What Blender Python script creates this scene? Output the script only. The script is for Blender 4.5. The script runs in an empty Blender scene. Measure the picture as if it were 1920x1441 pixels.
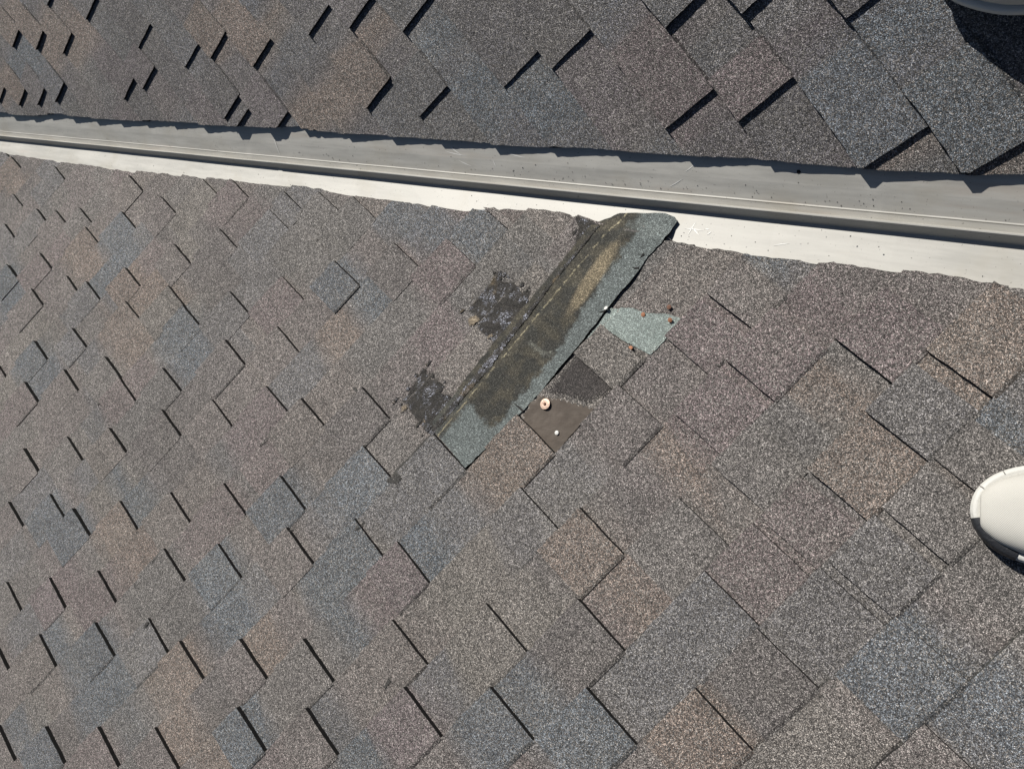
import bpy, bmesh, math, random
from mathutils import Vector, Matrix
D={'FA': [-0.31853, 1.036292, 0.010332, 0.009777, 0.000752, -0.008385, 0.0], 'FB': [-0.004386, 1.076826, -0.034602, -0.01875, 0.013831, 0.003643, 0.0], 'TA': [(-3, 5.804), (-2, 5.001), (-1, 2.27), (-1, 3.173), (-1, 4.157), (-1, 5.213), (-1, 6.528), (-1, 7.898), (0, 0.594), (0, 2.135), (0, 3.528), (0, 4.428), (0, 5.442), (0, 6.514), (0, 9.283), (1, 1.485), (1, 4.303), (1, 5.963), (1, 8.411), (1, 10.708), (2, 2.714), (2, 3.973), (2, 7.319), (2, 9.808), (2, 12.176), (3, 2.416), (3, 3.308), (3, 5.3), (3, 7.894), (3, 11.572), (3, 14.337), (4, 4.701), (4, 6.986), (4, 10.538), (4, 13.543), (4, 15.845), (5, 8.491), (5, 11.019), (5, 14.933), (5, 18.204), (6, 9.831), (6, 12.451), (6, 16.435), (6, 19.834), (7, 9.046), (7, 11.883), (7, 14.204), (7, 17.017), (7, 21.473), (8, 4.386), (8, 4.7), (8, 5.523), (8, 10.327), (8, 13.229), (8, 15.621), (8, 18.566), (8, 23.151), (9, 6.361), (9, 10.845), (9, 14.668), (9, 17.797), (9, 20.533), (10, 7.607), (10, 9.74), (10, 12.276), (10, 16.162), (10, 19.423), (10, 22.212), (11, 6.296), (11, 8.837), (11, 11.042), (11, 13.638), (11, 17.632), (11, 20.976), (12, 6.782), (12, 10.153), (12, 12.934), (12, 15.322), (12, 18.17), (13, 7.408), (13, 7.986), (13, 11.429), (13, 14.278), (13, 16.734), (13, 19.695), (14, 9.327), (14, 11.482), (14, 14.298), (14, 18.324), (15, 8.233), (15, 10.625), (15, 12.828), (15, 15.763), (16, 8.817), (16, 12.256), (16, 14.789), (16, 17.234), (17, 10.087), (17, 13.592), (17, 16.224), (18, 11.356), (18, 14.099), (18, 17.956), (19, 10.487), (19, 12.636), (19, 15.426), (20, 12.449), (20, 14.49), (21, 13.205), (21, 15.767), (22, 13.779), (23, 12.414), (23, 15.15), (24, 14.272), (26, 13.57), (27, 13.706)], 'TB': [(0, 1.063), (0, 3.887), (1, 1.956), (1, 4.976), (2, 3.725), (2, 5.659), (3, 4.384), (4, 6.572), (5, 7.018), (6, 9.364), (7, 7.946), (7, 10.404), (8, 9.024), (8, 11.137), (10, 11.959), (11, 10.599), (11, 13.122), (12, 11.539), (12, 11.966), (12, 13.672), (13, 15.256), (14, 14.593), (14, 17.242), (15, 15.066), (15, 18.771), (16, 17.673), (17, 18.718), (18, 17.356), (18, 19.686), (19, 18.039), (20, 18.797), (21, 19.709)], 'AE': [(29.253, 0.571), (25.742, 0.584), (25.556, 0.624), (23.582, 0.557), (23.329, 0.59), (21.299, 0.622), (20.088, 0.609), (20.038, 0.558), (18.95, 0.536), (18.808, 0.585), (17.784, 0.563), (15.006, 0.503), (13.723, 0.459), (13.628, 0.517), (13.301, 0.54), (12.268, 0.535), (11.406, 0.528), (10.864, 0.5), (10.052, 0.552), (9.409, 0.545), (8.702, 0.495), (8.652, 0.411), (7.419, 0.362), (6.96, 0.325), (6.011, 0.247), (5.522, 0.468), (5.04, 0.719), (4.454, 0.703), (3.747, 0.659), (3.549, 0.726), (3.114, 0.713), (2.364, 0.706), (2.202, 0.615), (2.009, 0.658), (1.173, 0.683), (0.705, 0.639), (-0.092, 0.695), (-0.362, 0.676)], 'BE': [(29.065, 0.846), (27.306, 0.8), (25.005, 0.935), (24.981, 0.859), (22.618, 0.861), (20.413, 0.866), (17.666, 0.873), (15.207, 0.893), (14.207, 0.969), (13.977, 0.86), (13.055, 0.877), (10.952, 0.893), (9.275, 0.857), (8.251, 0.869), (7.647, 0.871), (6.33, 0.894), (5.63, 0.869), (4.908, 0.875), (3.694, 0.887), (2.579, 0.859), (2.065, 0.838), (0.879, 0.881), (0.669, 0.837), (-0.023, 0.902)], 'f': 1398.2480043500764, 'C': [-2.0132, 3.8714, 12.19728], 'R': [[-0.612387, -0.628063, -0.480124], [-0.635654, 0.75227, -0.173303], [0.470028, 0.199064, -0.859911]], 'S': [0.63194, -0.0, 0.77502], 'up': [-0.410353, 0.0, 0.911927], 'v': [0.8872104065879004, 0.4613650338312739, 0.0], 'm': [0.4613650338312739, -0.8872104065879004, 0.0], 'w': [0.3939631604177849, -0.7575958083176788, 0.5204244608520181], 'nB': [-0.24010564898761383, 0.46172599751080784, 0.8539077119612437], 'sB': [0.4160329208114325, 0.8437066665036549, -0.339228049692827], 'cB': [0.8770780387886503, -0.2738031484843449, 0.39467195207502986], 'P': {'strip': [(4.227, 8.473), (4.122, 7.656), (4.05, 6.85), (4.065, 5.981), (4.077, 5.436), (4.094, 5.042), (4.106, 4.673), (4.115, 4.282), (4.12, 3.696), (4.178, 3.277), (4.139, 2.963), (4.213, 2.493), (4.308, 2.462), (4.503, 2.508), (5.226, 2.985), (5.251, 3.409), (5.226, 3.891), (5.216, 4.518), (5.238, 5.442), (5.244, 6.245), (5.235, 7.08), (5.201, 7.787), (5.204, 8.369), (5.044, 8.466)], 'felt': [(4.097, 6.506), (3.653, 6.241), (3.061, 5.933), (3.051, 6.398), (3.057, 6.974), (3.517, 6.987), (3.961, 6.985)], 'dark': [(4.076, 5.18), (3.829, 5.134), (3.347, 5.219), (2.922, 5.299), (2.828, 5.467), (3.024, 5.724), (3.097, 5.94), (3.653, 6.241), (4.087, 6.484), (4.044, 6.002)], 'pale': [(4.119, 4.409), (3.711, 4.123), (3.5, 4.06), (3.187, 3.832), (2.87, 3.707), (2.852, 4.12), (2.869, 4.556), (3.112, 4.607), (3.45, 4.681), (3.907, 4.744), (3.945, 5.075), (4.009, 5.279), (4.075, 5.077), (4.081, 4.729)], 'tar_band': [(5.991, 3.503), (5.652, 3.304), (5.471, 3.184), (5.306, 3.384), (5.284, 3.831), (5.282, 4.374), (5.279, 4.925), (5.238, 5.442), (5.227, 6.097), (5.171, 6.726), (5.207, 7.443), (5.218, 7.942), (5.214, 8.55), (5.405, 8.636), (5.677, 8.562), (5.486, 8.036), (5.482, 7.609), (5.507, 7.073), (5.494, 6.581), (5.489, 6.171), (5.489, 5.436), (5.484, 5.039), (5.471, 4.575), (5.488, 4.011), (5.657, 3.684)], 'tar_a': [(6.511, 6.448), (6.51, 6.033), (6.506, 5.524), (6.545, 5.283), (6.419, 5.219), (6.287, 5.365), (6.107, 5.273), (6.068, 5.178), (5.975, 5.203), (5.764, 5.247), (5.615, 5.07), (5.375, 5.548), (5.32, 6.171), (5.515, 6.394), (5.861, 6.397), (6.081, 6.391), (6.306, 6.262), (6.477, 6.324)], 'tar_b': [(6.427, 8.709), (6.4, 8.349), (6.483, 7.911), (6.507, 7.744), (6.365, 7.713), (6.304, 7.806), (6.071, 7.754), (6.038, 7.698), (5.748, 7.652), (5.723, 7.815), (5.49, 7.686), (5.399, 8.031), (5.381, 8.657), (5.686, 8.642), (5.977, 8.609), (6.242, 8.548)]}, 'SP': {'tan1': (6.242, 6.323), 'tan2': (5.669, 6.313), 'tan3': (5.419, 5.489), 'tan4': (6.159, 8.623), 'tan5': (5.628, 8.518)}, 'NAILS': {'c1': (3.222, 3.727), 'c2': (3.497, 4.106), 'c3': (3.05, 3.882), 'c4': (3.262, 4.69), 'w1': (4.123, 4.449), 'cap': (3.801, 6.474), 'w2': (3.279, 6.706)}, 'SMEAR': [((6.413, 10.396), 0.4090909090909091, 1), ((8.993, 16.023), 0.36363636363636365, 1), ((6.462, 12.526), 0.3181818181818182, 1), ((9.396, 18.694), 0.2545454545454545, 1), ((7.99, 17.089), 0.22727272727272727, 1), ((5.191, 10.995), 0.22727272727272727, 1), ((7.498, 9.254), 0.22727272727272727, 2), ((5.157, 9.393), 0.5454545454545454, 1), ((12.354, 18.358), 0.12727272727272726, 0), ((2.507, 12.492), 0.2727272727272727, 1)], 'CA': {'b': [[12.69, 12.13, -0.71, -0.57, -0.62, 0.47], [17.18, 12.26, -0.71, -0.5, -0.41, 0.28], [16.8, 13.24, -0.6, -0.45, -0.47, 0.32], [20.65, 16.29, -0.62, -0.46, -0.64, 0.38], [17.01, 16.72, -0.94, -0.78, -0.63, 0.4], [8.88, 5.8, -0.75, -0.51, -0.4, 0.37], [7.26, 4.97, -0.62, -0.42, -0.33, 0.31], [9.51, 7.8, -0.62, -0.46, -0.33, 0.29], [8.56, 7.54, -0.47, -0.35, -0.32, 0.28], [10.9, 15.84, -0.59, -0.58, -0.49, 0.35], [7.06, 12.23, -0.5, -0.49, -0.36, 0.29], [5.96, 11.07, -0.56, -0.55, -0.42, 0.36], [7.09, 14.44, -0.57, -0.62, -0.37, 0.29], [6.46, 15.04, -0.6, -0.68, -0.49, 0.38], [4.58, 12.28, -0.51, -0.56, -0.63, 0.54], [7.96, 19.17, -0.88, -1.08, -0.89, 0.61], [3.59, 10.31, -0.42, -0.44, -0.37, 0.34], [0.7, 11.41, -0.53, -0.68, -0.38, 0.36], [-0.2, 10.11, -0.48, -0.61, -0.44, 0.44], [12.3, 18.11, -0.66, -0.67, -0.48, 0.31], [4.02, 15.84, -0.37, -0.49, -0.32, 0.26], [2.21, 13.97, -0.47, -0.62, -0.43, 0.37], [-2.9, 5.32, -0.37, -0.44, -0.32, 0.38], [-3.94, 5.12, -0.33, -0.42, -0.38, 0.46], [-3.79, 4.47, -0.22, -0.27, -0.25, 0.31], [-1.79, 2.13, -0.22, -0.2, -0.23, 0.28], [2.07, 2.06, -0.33, -0.23, -0.13, 0.15], [0.92, 1.39, -0.23, -0.17, -0.12, 0.14], [-0.31, 6.29, -0.34, -0.36, -0.27, 0.3], [8.72, 22.34, -0.56, -0.73, -0.43, 0.27], [9.74, 20.33, -0.44, -0.52, -0.44, 0.28]], 'o': [[18.07, 13.27, -0.85, -0.61, -0.64, 0.43], [14.99, 12.0, -1.07, -0.79, -0.5, 0.36], [14.9, 13.42, -0.81, -0.64, -0.75, 0.53], [8.91, 8.72, -0.54, -0.43, -0.37, 0.32], [10.3, 16.65, -0.72, -0.74, -0.65, 0.45], [5.91, 17.55, -0.44, -0.55, -0.71, 0.53], [6.32, 16.8, -0.34, -0.41, -0.45, 0.34], [5.14, 14.53, -0.4, -0.47, -0.33, 0.27], [4.01, 16.86, -0.47, -0.63, -0.33, 0.26], [3.49, 7.95, -0.64, -0.61, -0.42, 0.41], [1.1, 7.67, -0.33, -0.35, -0.31, 0.31], [0.23, 7.75, -0.3, -0.34, -0.35, 0.36], [-0.04, 5.51, -0.34, -0.34, -0.28, 0.3], [1.02, 5.48, -0.38, -0.35, -0.3, 0.32], [-0.59, 1.27, -0.35, -0.27, -0.35, 0.42], [-0.53, 1.91, -0.3, -0.25, -0.25, 0.3], [0.24, 3.19, -0.28, -0.24, -0.22, 0.25], [-0.82, 3.42, -0.4, -0.37, -0.35, 0.41], [-1.66, 8.36, -0.35, -0.45, -0.36, 0.39], [-0.25, 3.3, -0.27, -0.24, -0.26, 0.3], [-2.21, 2.93, -0.22, -0.21, -0.18, 0.22], [24.05, 14.25, -0.86, -0.54, -0.36, 0.21]], 'p': [[13.96, 8.8, -0.82, -0.54, -0.46, 0.37], [0.72, 2.08, -0.51, -0.4, -0.33, 0.38], [1.74, 3.43, -0.57, -0.46, -0.41, 0.46], [3.84, 11.47, -0.52, -0.57, -0.38, 0.34], [10.63, 18.93, -1.04, -1.14, -0.45, 0.3], [7.57, 6.09, -0.64, -0.46, -0.34, 0.31], [9.12, 11.95, -0.76, -0.68, -0.39, 0.31], [6.65, 6.95, -0.61, -0.47, -0.33, 0.3], [10.51, 9.49, -0.54, -0.42, -0.3, 0.25], [1.64, 12.77, -0.44, -0.57, -0.34, 0.31], [1.35, 4.61, -0.51, -0.45, -0.36, 0.38]]}, 'CBL': {'b': [[19.08, 18.37, -0.73, -0.84, -0.24, 0.66], [6.89, 5.32, -0.53, -0.64, -0.36, 0.32], [6.71, 4.53, -0.37, -0.43, -0.28, 0.24], [7.52, 5.94, -0.41, -0.49, -0.36, 0.34], [2.94, 0.55, -0.32, -0.39, -0.58, 0.36], [3.44, -0.17, -0.27, -0.31, -0.36, 0.22], [1.79, -0.29, -0.32, -0.4, -0.51, 0.28], [2.26, -0.91, -0.24, -0.28, -0.36, 0.2], [6.25, 5.08, -0.36, -0.45, -0.29, 0.25], [9.0, 6.17, -0.36, -0.4, -0.21, 0.21]], 'o': [[13.22, 10.56, -0.65, -0.72, -0.3, 0.45], [18.09, 16.36, -1.13, -1.26, -0.3, 0.74], [9.81, 8.35, -0.51, -0.6, -0.51, 0.59], [10.06, 7.36, -0.4, -0.45, -0.27, 0.31], [9.99, 9.43, -0.54, -0.66, -0.3, 0.37], [19.5, 19.82, -0.67, -0.79, -0.24, 0.72], [12.26, 9.65, -0.48, -0.54, -0.27, 0.37], [20.28, 17.94, -0.86, -0.94, -0.16, 0.48], [1.82, 0.47, -0.21, -0.28, -0.2, 0.12], [0.99, -0.5, -0.15, -0.2, -0.13, 0.07]], 'p': [[5.6, 2.24, -0.42, -0.47, -0.39, 0.29], [4.78, 2.27, -0.35, -0.41, -0.4, 0.29], [4.19, 1.22, -0.31, -0.36, -0.32, 0.21], [4.44, 2.62, -0.29, -0.35, -0.27, 0.2]]}, 'SCR': [('A', (4.758, 0.366), (4.408, 0.364)), ('A', (4.65, 0.471), (4.574, 0.217)), ('A', (4.642, 0.323), (4.462, 0.448)), ('A', (4.322, 0.431), (4.255, 0.365)), ('A', (4.302, 0.332), (4.381, 0.322)), ('A', (3.17, 0.477), (2.928, 0.41)), ('B', (10.181, 0.638), (9.626, 0.573)), ('B', (10.034, 0.731), (9.763, 0.587)), ('B', (8.566, 0.677), (8.189, 0.628)), ('B', (9.839, 0.475), (9.499, 0.369)), ('B', (8.957, 0.53), (8.896, 0.408)), ('B', (15.545, 0.756), (15.404, 0.234)), ('B', (4.887, 0.584), (4.708, 0.739)), ('B', (5.162, 0.307), (4.926, 0.463))], 'HOLE': (2.987, 0.717), 'JOINT': [(15.703, 0.837), (15.406, 0.132), (15.36, 0.441)]}
SC = bpy.context.scene
COL = SC.collection
E = 0.085                      # metres per shingle exposure (all tables below are in exposures)
random.seed(7)
# ------------------------------------------------------------------ frames, camera, world, sun
UP = Vector(D['up'])
YW = Vector((0, 1, 0))
XW = YW.cross(UP).normalized()
W3 = Matrix((XW, YW, UP))                       # roof A frame -> world
H0 = 4.2                                        # height of the valley origin above the lawn
def world(p):
    return W3 @ (Vector(p) * E) + Vector((0, 0, H0))
def frame(x, y, z, o=(0, 0, 0)):
    m = Matrix((W3 @ Vector(x), W3 @ Vector(y), W3 @ Vector(z))).transposed().to_4x4()
    m.translation = world(o)
    return m
MA = frame((1, 0, 0), (0, 1, 0), (0, 0, 1))
MB = frame(D['cB'], D['sB'], D['nB'])
MV = frame([-c for c in D['v']], D['m'], (0, 0, 1))   # valley frame: x up-valley, y towards roof B, z = normal of roof A

cam = bpy.data.cameras.new('camera')
camo = bpy.data.objects.new('camera', cam)
COL.objects.link(camo)
r0, r1, r2 = [W3 @ Vector(r) for r in D['R']]
cm = Matrix((r0, -r1, -r2)).transposed().to_4x4()
cm.translation = world(D['C'])
camo.matrix_world = cm
cam.sensor_fit = 'HORIZONTAL'
cam.sensor_width = 36
cam.lens = D['f'] * 36 / 1920
cam.clip_start = 0.02
cam.clip_end = 2000
SC.camera = camo

SUN = (W3 @ (Vector(D['S']) + Vector((0, -.15, 0)))).normalized()
el = math.asin(SUN.z)
wd = bpy.data.worlds.new('World')
SC.world = wd
wd.use_nodes = True
nt = wd.node_tree
sky = nt.nodes.new('ShaderNodeTexSky')
sky.sky_type = 'NISHITA'
sky.sun_disc = False
sky.air_density = 0.55
sky.dust_density = 0.3
sky.altitude = 300
sky.sun_elevation = el
sky.sun_rotation = math.atan2(SUN.x, SUN.y)
nt.links.new(sky.outputs[0], nt.nodes['Background'].inputs[0])
nt.nodes['Background'].inputs[1].default_value = 0.05
sl = bpy.data.lights.new('sun', 'SUN')
sl.energy = 5.0
sl.angle = math.radians(0.5)
sl.color = (1.0, 0.968, 0.91)
so = bpy.data.objects.new('sun', sl)
COL.objects.link(so)
so.rotation_euler = SUN.to_track_quat('Z', 'Y').to_euler()
so.location = (0, 0, H0 + 6)
SC.view_settings.view_transform = 'Standard'
SC.view_settings.look = 'None'
SC.view_settings.gamma = 1
SC.view_settings.use_curve_mapping = False
SC.view_settings.exposure = 0.31

# ------------------------------------------------------------------ materials
class N:
    """tiny node builder"""
    def __init__(s, name):
        s.mat = bpy.data.materials.new(name)
        s.mat.use_nodes = True
        s.t = s.mat.node_tree
        s.b = s.t.nodes['Principled BSDF']
    def new(s, kind, **kw):
        n = s.t.nodes.new(kind)
        for k, v in kw.items():
            setattr(n, k, v)
        return n
    def put(s, sock, v):
        if isinstance(v, bpy.types.NodeSocket):
            s.t.links.new(v, sock)
        elif isinstance(v, (tuple, list)) and sock.type == 'RGBA' and len(v) == 3:
            sock.default_value = (*v, 1)
        else:
            sock.default_value = v
    def m(s, op, a, b=0.0, c=0.0, clamp=False):
        n = s.new('ShaderNodeMath', operation=op, use_clamp=clamp)
        s.put(n.inputs[0], a); s.put(n.inputs[1], b); s.put(n.inputs[2], c)
        return n.outputs[0]
    def sm(s, x, a, b):                          # smoothstep a..b
        n = s.new('ShaderNodeMapRange', interpolation_type='SMOOTHSTEP')
        s.put(n.inputs[0], x); n.inputs[1].default_value = a; n.inputs[2].default_value = b
        return n.outputs[0]
    def mix(s, f, a, b, mode='MIX'):
        n = s.new('ShaderNodeMix', data_type='RGBA', blend_type=mode)
        s.put(n.inputs[0], f); s.put(n.inputs[6], a); s.put(n.inputs[7], b)
        return n.outputs[2]
    def noise(s, v, scale, detail=3, rough=.55):
        n = s.new('ShaderNodeTexNoise')
        n.inputs['Scale'].default_value = scale; n.inputs['Detail'].default_value = detail
        n.inputs['Roughness'].default_value = rough
        s.put(n.inputs['Vector'], v)
        return n.outputs[0]
    def voro(s, v, scale):
        n = s.new('ShaderNodeTexVoronoi')
        n.inputs['Scale'].default_value = scale
        s.put(n.inputs['Vector'], v)
        return n
    def ramp(s, f, stops, interp='LINEAR'):
        n = s.new('ShaderNodeValToRGB')
        n.color_ramp.interpolation = interp
        els = n.color_ramp.elements
        while len(els) < len(stops):
            els.new(0.5)
        for e, (p, c) in zip(els, stops):
            e.position = p
            e.color = (c, c, c, 1) if isinstance(c, (int, float)) else (*c, 1)
        s.put(n.inputs[0], f)
        return n.outputs[0]
    def sep(s, v):
        n = s.new('ShaderNodeSeparateXYZ'); s.put(n.inputs[0], v)
        return n.outputs
    def bump(s, h, dist, strength=1.0):
        n = s.new('ShaderNodeBump')
        n.inputs['Distance'].default_value = dist; n.inputs['Strength'].default_value = strength
        s.put(n.inputs['Height'], h)
        s.t.links.new(n.outputs[0], s.b.inputs['Normal'])
    def fin(s, col, rough=.8, spec=.3):
        s.put(s.b.inputs['Base Color'], col)
        s.put(s.b.inputs['Roughness'], rough)
        s.b.inputs['Specular IOR Level'].default_value = spec
        return s.mat

def granule_value(n, pos, contrast=1.0):
    """per-granule brightness factor around 1 plus a height for the bump"""
    v1 = n.voro(pos, 1 / 0.0012)
    v2 = n.voro(pos, 1 / 0.0027)
    r1 = n.sep(v1.outputs['Color'])[0]
    r2 = n.sep(v2.outputs['Color'])[1]
    a = n.ramp(r1, [(0, .24), (.3, .54), (.6, .95), (.82, 1.38), (.94, 1.95), (1, 2.6)])
    b = n.ramp(r2, [(0, .72), (.5, .98), (1, 1.32)])
    gap = n.ramp(v1.outputs['Distance'], [(.35, 1.0), (.72, .32)])
    g = n.m('MULTIPLY', n.m('MULTIPLY', a, b), gap)
    mot = n.noise(pos, 28, 4)
    big = n.noise(pos, 5.5, 4, .6)
    g = n.m('MULTIPLY', n.m('MULTIPLY', g, n.m('MULTIPLY_ADD', mot, .5, .75)), n.m('MULTIPLY_ADD', big, .55, .73))
    h = n.m('SUBTRACT', 1.0, v1.outputs['Distance'])
    h = n.m('ADD', h, n.m('MULTIPLY', r1, .6))
    return g, h

def make_granules():
    n = N('granule_shingle')
    pos = n.new('ShaderNodeNewGeometry').outputs['Position']
    at = n.new('ShaderNodeAttribute', attribute_name='tint')
    g, h = granule_value(n, pos)
    # a share of the granules comes from a common grey-buff blend
    v3 = n.voro(pos, 1 / 0.0013)
    pick = n.m('GREATER_THAN', n.sep(v3.outputs['Color'])[2], .68)
    col = n.mix(pick, at.outputs['Color'], (.225, .208, .192))
    dust = n.noise(pos, 7, 5, .6)
    col = n.mix(n.m('MULTIPLY', n.sm(dust, .45, .75), .30), col, (.215, .198, .172))
    scuff = n.sm(n.noise(pos, 46, 3, .7), .70, .80)
    g = n.m('MULTIPLY', g, n.m('MULTIPLY_ADD', scuff, -.45, 1.0))
    cc = n.mix(1.0, col, n.ramp(g, [(0, 0), (1, 1)]), 'MULTIPLY')
    vm = n.new('ShaderNodeVectorMath', operation='SCALE')
    n.put(vm.inputs[0], col); n.put(vm.inputs['Scale'], g)
    n.bump(h, .0011, .85)
    return n.fin(vm.outputs[0], .75, .35)
GRAN = make_granules()

def solid(name, col, rough=.8, spec=.3, bump=None, var=.25, scale=60):
    n = N(name)
    pos = n.new('ShaderNodeNewGeometry').outputs['Position']
    f = n.noise(pos, scale, 4)
    c = n.mix(f, tuple(c * (1 - var) for c in col), tuple(c * (1 + var) for c in col))
    if bump:
        n.bump(n.noise(pos, bump[0], 4), bump[1])
    return n.fin(c, rough, spec)
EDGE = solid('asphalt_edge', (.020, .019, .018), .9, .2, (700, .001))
EDGE_LIT = solid('asphalt_edge_lit', (.045, .046, .040), .9, .2, (700, .001))  # lighter copy of the edge for slope A, sunlight put into its colour
DECK = solid('roof_deck_felt', (.03, .028, .026), .9)

def make_strip():
    n = N('stained_lap_granules')
    pos = n.new('ShaderNodeNewGeometry').outputs['Position']
    ob = n.new('ShaderNodeTexCoord').outputs['Object']
    x, y, _ = n.sep(ob)
    d = n.m('DIVIDE', x, E); l = n.m('DIVIDE', y, E)
    g, h = granule_value(n, pos)
    w1 = n.m('SUBTRACT', n.noise(ob, 55, 4), .5)
    w2 = n.m('SUBTRACT', n.noise(ob, 160, 3), .5)
    wob = n.m('ADD', n.m('MULTIPLY', w1, .35), n.m('MULTIPLY', w2, .2))
    dw = n.m('ADD', d, wob); lw = n.m('ADD', l, n.m('MULTIPLY', wob, 1.0))
    green = n.mix(n.noise(pos, 60, 3), (.140, .160, .156), (.182, .202, .195))
    # brown stained field: between the lap edge margin and the crease
    marg = n.m('ADD', 4.30, n.m('MULTIPLY', n.sm(l, 6.2, 3.2), .33))
    f1 = n.sm(n.m('SUBTRACT', dw, marg), -.05, .07)
    f2 = n.sm(lw, 7.62, 7.48)
    f3 = n.sm(lw, 2.75, 3.25)
    f = n.m('MULTIPLY', n.m('MULTIPLY', f1, f2), n.m('MAXIMUM', f3, n.sm(dw, 4.75, 5.0)))
    crease_f = n.sm(dw, 5.0, 5.12)
    f = n.m('MAXIMUM', f, n.m('MULTIPLY', crease_f, .85))
    olive = n.sm(n.noise(ob, 33, 3), .42, .62)
    brown = n.mix(olive, (.042, .039, .032), (.082, .071, .050))
    col = n.mix(n.m('MULTIPLY', f, .93), green, brown)
    # rusty buff patch
    e1 = n.m('DIVIDE', n.m('SUBTRACT', n.m('ADD', d, n.m('MULTIPLY', n.m('SUBTRACT', l, 4.1), .10)), 4.74), .17)
    e2 = n.m('DIVIDE', n.m('SUBTRACT', l, 4.2), .85)
    rr = n.m('ADD', n.m('MULTIPLY', e1, e1), n.m('MULTIPLY', e2, e2))
    tan = n.sm(n.m('ADD', rr, n.m('MULTIPLY', wob, 2.0)), 1.25, .25)
    col = n.mix(n.m('MULTIPLY', tan, .75), col, (.30, .245, .160))
    # crease line and the pale cross line
    cl = n.m('MULTIPLY', n.sm(n.m('ABSOLUTE', n.m('SUBTRACT', n.m('ADD', d, n.m('MULTIPLY', w2, .06)), n.m('MULTIPLY_ADD', l, .004, 5.10))), .022, .006), n.sm(n.noise(ob, 90, 2), .40, .55))
    col = n.mix(n.m('MULTIPLY', cl, .8), col, (.34, .30, .20))
    pl = n.m('MULTIPLY', n.sm(n.m('ABSOLUTE', n.m('SUBTRACT', lw, n.m('MULTIPLY_ADD', d, .28, 4.55))), .09, .02), n.m('MULTIPLY', n.sm(d, 4.98, 4.8), n.sm(d, 4.28, 4.45)))
    col = n.mix(n.m('MULTIPLY', pl, .55), col, (.20, .20, .17))
    vm = n.new('ShaderNodeVectorMath', operation='SCALE')
    n.put(vm.inputs[0], col); n.put(vm.inputs['Scale'], n.m('MULTIPLY_ADD', g, .75, .25))
    n.bump(h, .0010, .7)
    return n.fin(vm.outputs[0], .75, .3)

def make_tar():
    n = N('old_tar_with_granules')
    pos = n.new('ShaderNodeNewGeometry').outputs['Position']
    ob = n.new('ShaderNodeTexCoord').outputs['Object']
    g, h = granule_value(n, pos)
    mp = n.new('ShaderNodeMapping')
    mp.inputs['Scale'].default_value = (1.35, 1.0, 1.0)
    n.put(mp.inputs['Vector'], ob)
    st = n.noise(mp.outputs[0], 48, 5, .7)
    base = n.mix(n.noise(ob, 40, 4), (.030, .028, .026), (.085, .076, .066))
    lum = n.m('MULTIPLY', n.sm(st, .48, .62), n.sm(g, .4, 1.2))
    col = n.mix(n.m('MULTIPLY', lum, .9), base, (.36, .37, .43))
    rust = n.sm(n.noise(ob, 26, 2), .60, .70)
    col = n.mix(n.m('MULTIPLY', rust, .45), col, (.20, .145, .075))
    vm = n.new('ShaderNodeVectorMath', operation='SCALE')
    n.put(vm.inputs[0], col); n.put(vm.inputs['Scale'], n.m('MULTIPLY_ADD', g, .65, .35))
    n.bump(n.m('ADD', h, n.m('MULTIPLY', n.noise(ob, 120, 4), 3.0)), .0014, .9)
    add_fade(n, pos)
    return n.fin(vm.outputs[0], .6, .35)

def add_fade(n, pos):
    at = n.new('ShaderNodeAttribute', attribute_name='fade')
    v = n.voro(pos, 1 / 0.0013)
    th = n.m('ADD', n.m('MULTIPLY', n.sep(v.outputs['Color'])[2], .6), n.m('MULTIPLY', n.noise(pos, 90, 3), .5))
    n.put(n.b.inputs['Alpha'], n.m('GREATER_THAN', n.m('MULTIPLY', at.outputs['Fac'], 1.12), th))

def make_tint(name, c1, c2, mixg=.85, rough=.75, contrast=1.0):
    n = N(name)
    pos = n.new('ShaderNodeNewGeometry').outputs['Position']
    g, h = granule_value(n, pos)
    col = n.mix(n.noise(pos, 75, 4), c1, c2)
    vm = n.new('ShaderNodeVectorMath', operation='SCALE')
    n.put(vm.inputs[0], col); n.put(vm.inputs['Scale'], n.m('MULTIPLY_ADD', g, mixg, 1 - mixg))
    n.bump(h, .0010, .8)
    add_fade(n, pos)
    return n.fin(vm.outputs[0], rough, .3)
STRIP = make_strip()
TAR = make_tar()
PALE = make_tint('unweathered_pale_green_granules', (.25, .30, .28), (.35, .39, .365), .6)
WORN = make_tint('worn_dark_granules', (.050, .045, .043), (.105, .092, .086), .8)
SMEAR = make_tint('sealant_smear_granules', (.055, .052, .048), (.10, .095, .088), .8)
BUFF = make_tint('buff_stain_granules', (.25, .205, .15), (.33, .265, .19), .75)

def make_felt():
    n = N('brown_underlayment_felt')
    ob = n.new('ShaderNodeTexCoord').outputs['Object']
    f = n.noise(ob, 70, 5)
    c = n.mix(f, (.056, .045, .036), (.105, .084, .067))
    w = n.noise(ob, 22, 3)
    c = n.mix(n.m('MULTIPLY', n.sm(w, .5, .7), .3), c, (.14, .115, .095))
    n.bump(n.m('ADD', n.noise(ob, 30, 3), n.m('MULTIPLY', f, .4)), .003, .8)
    return n.fin(c, .7, .3)
FELT = make_felt()

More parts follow.
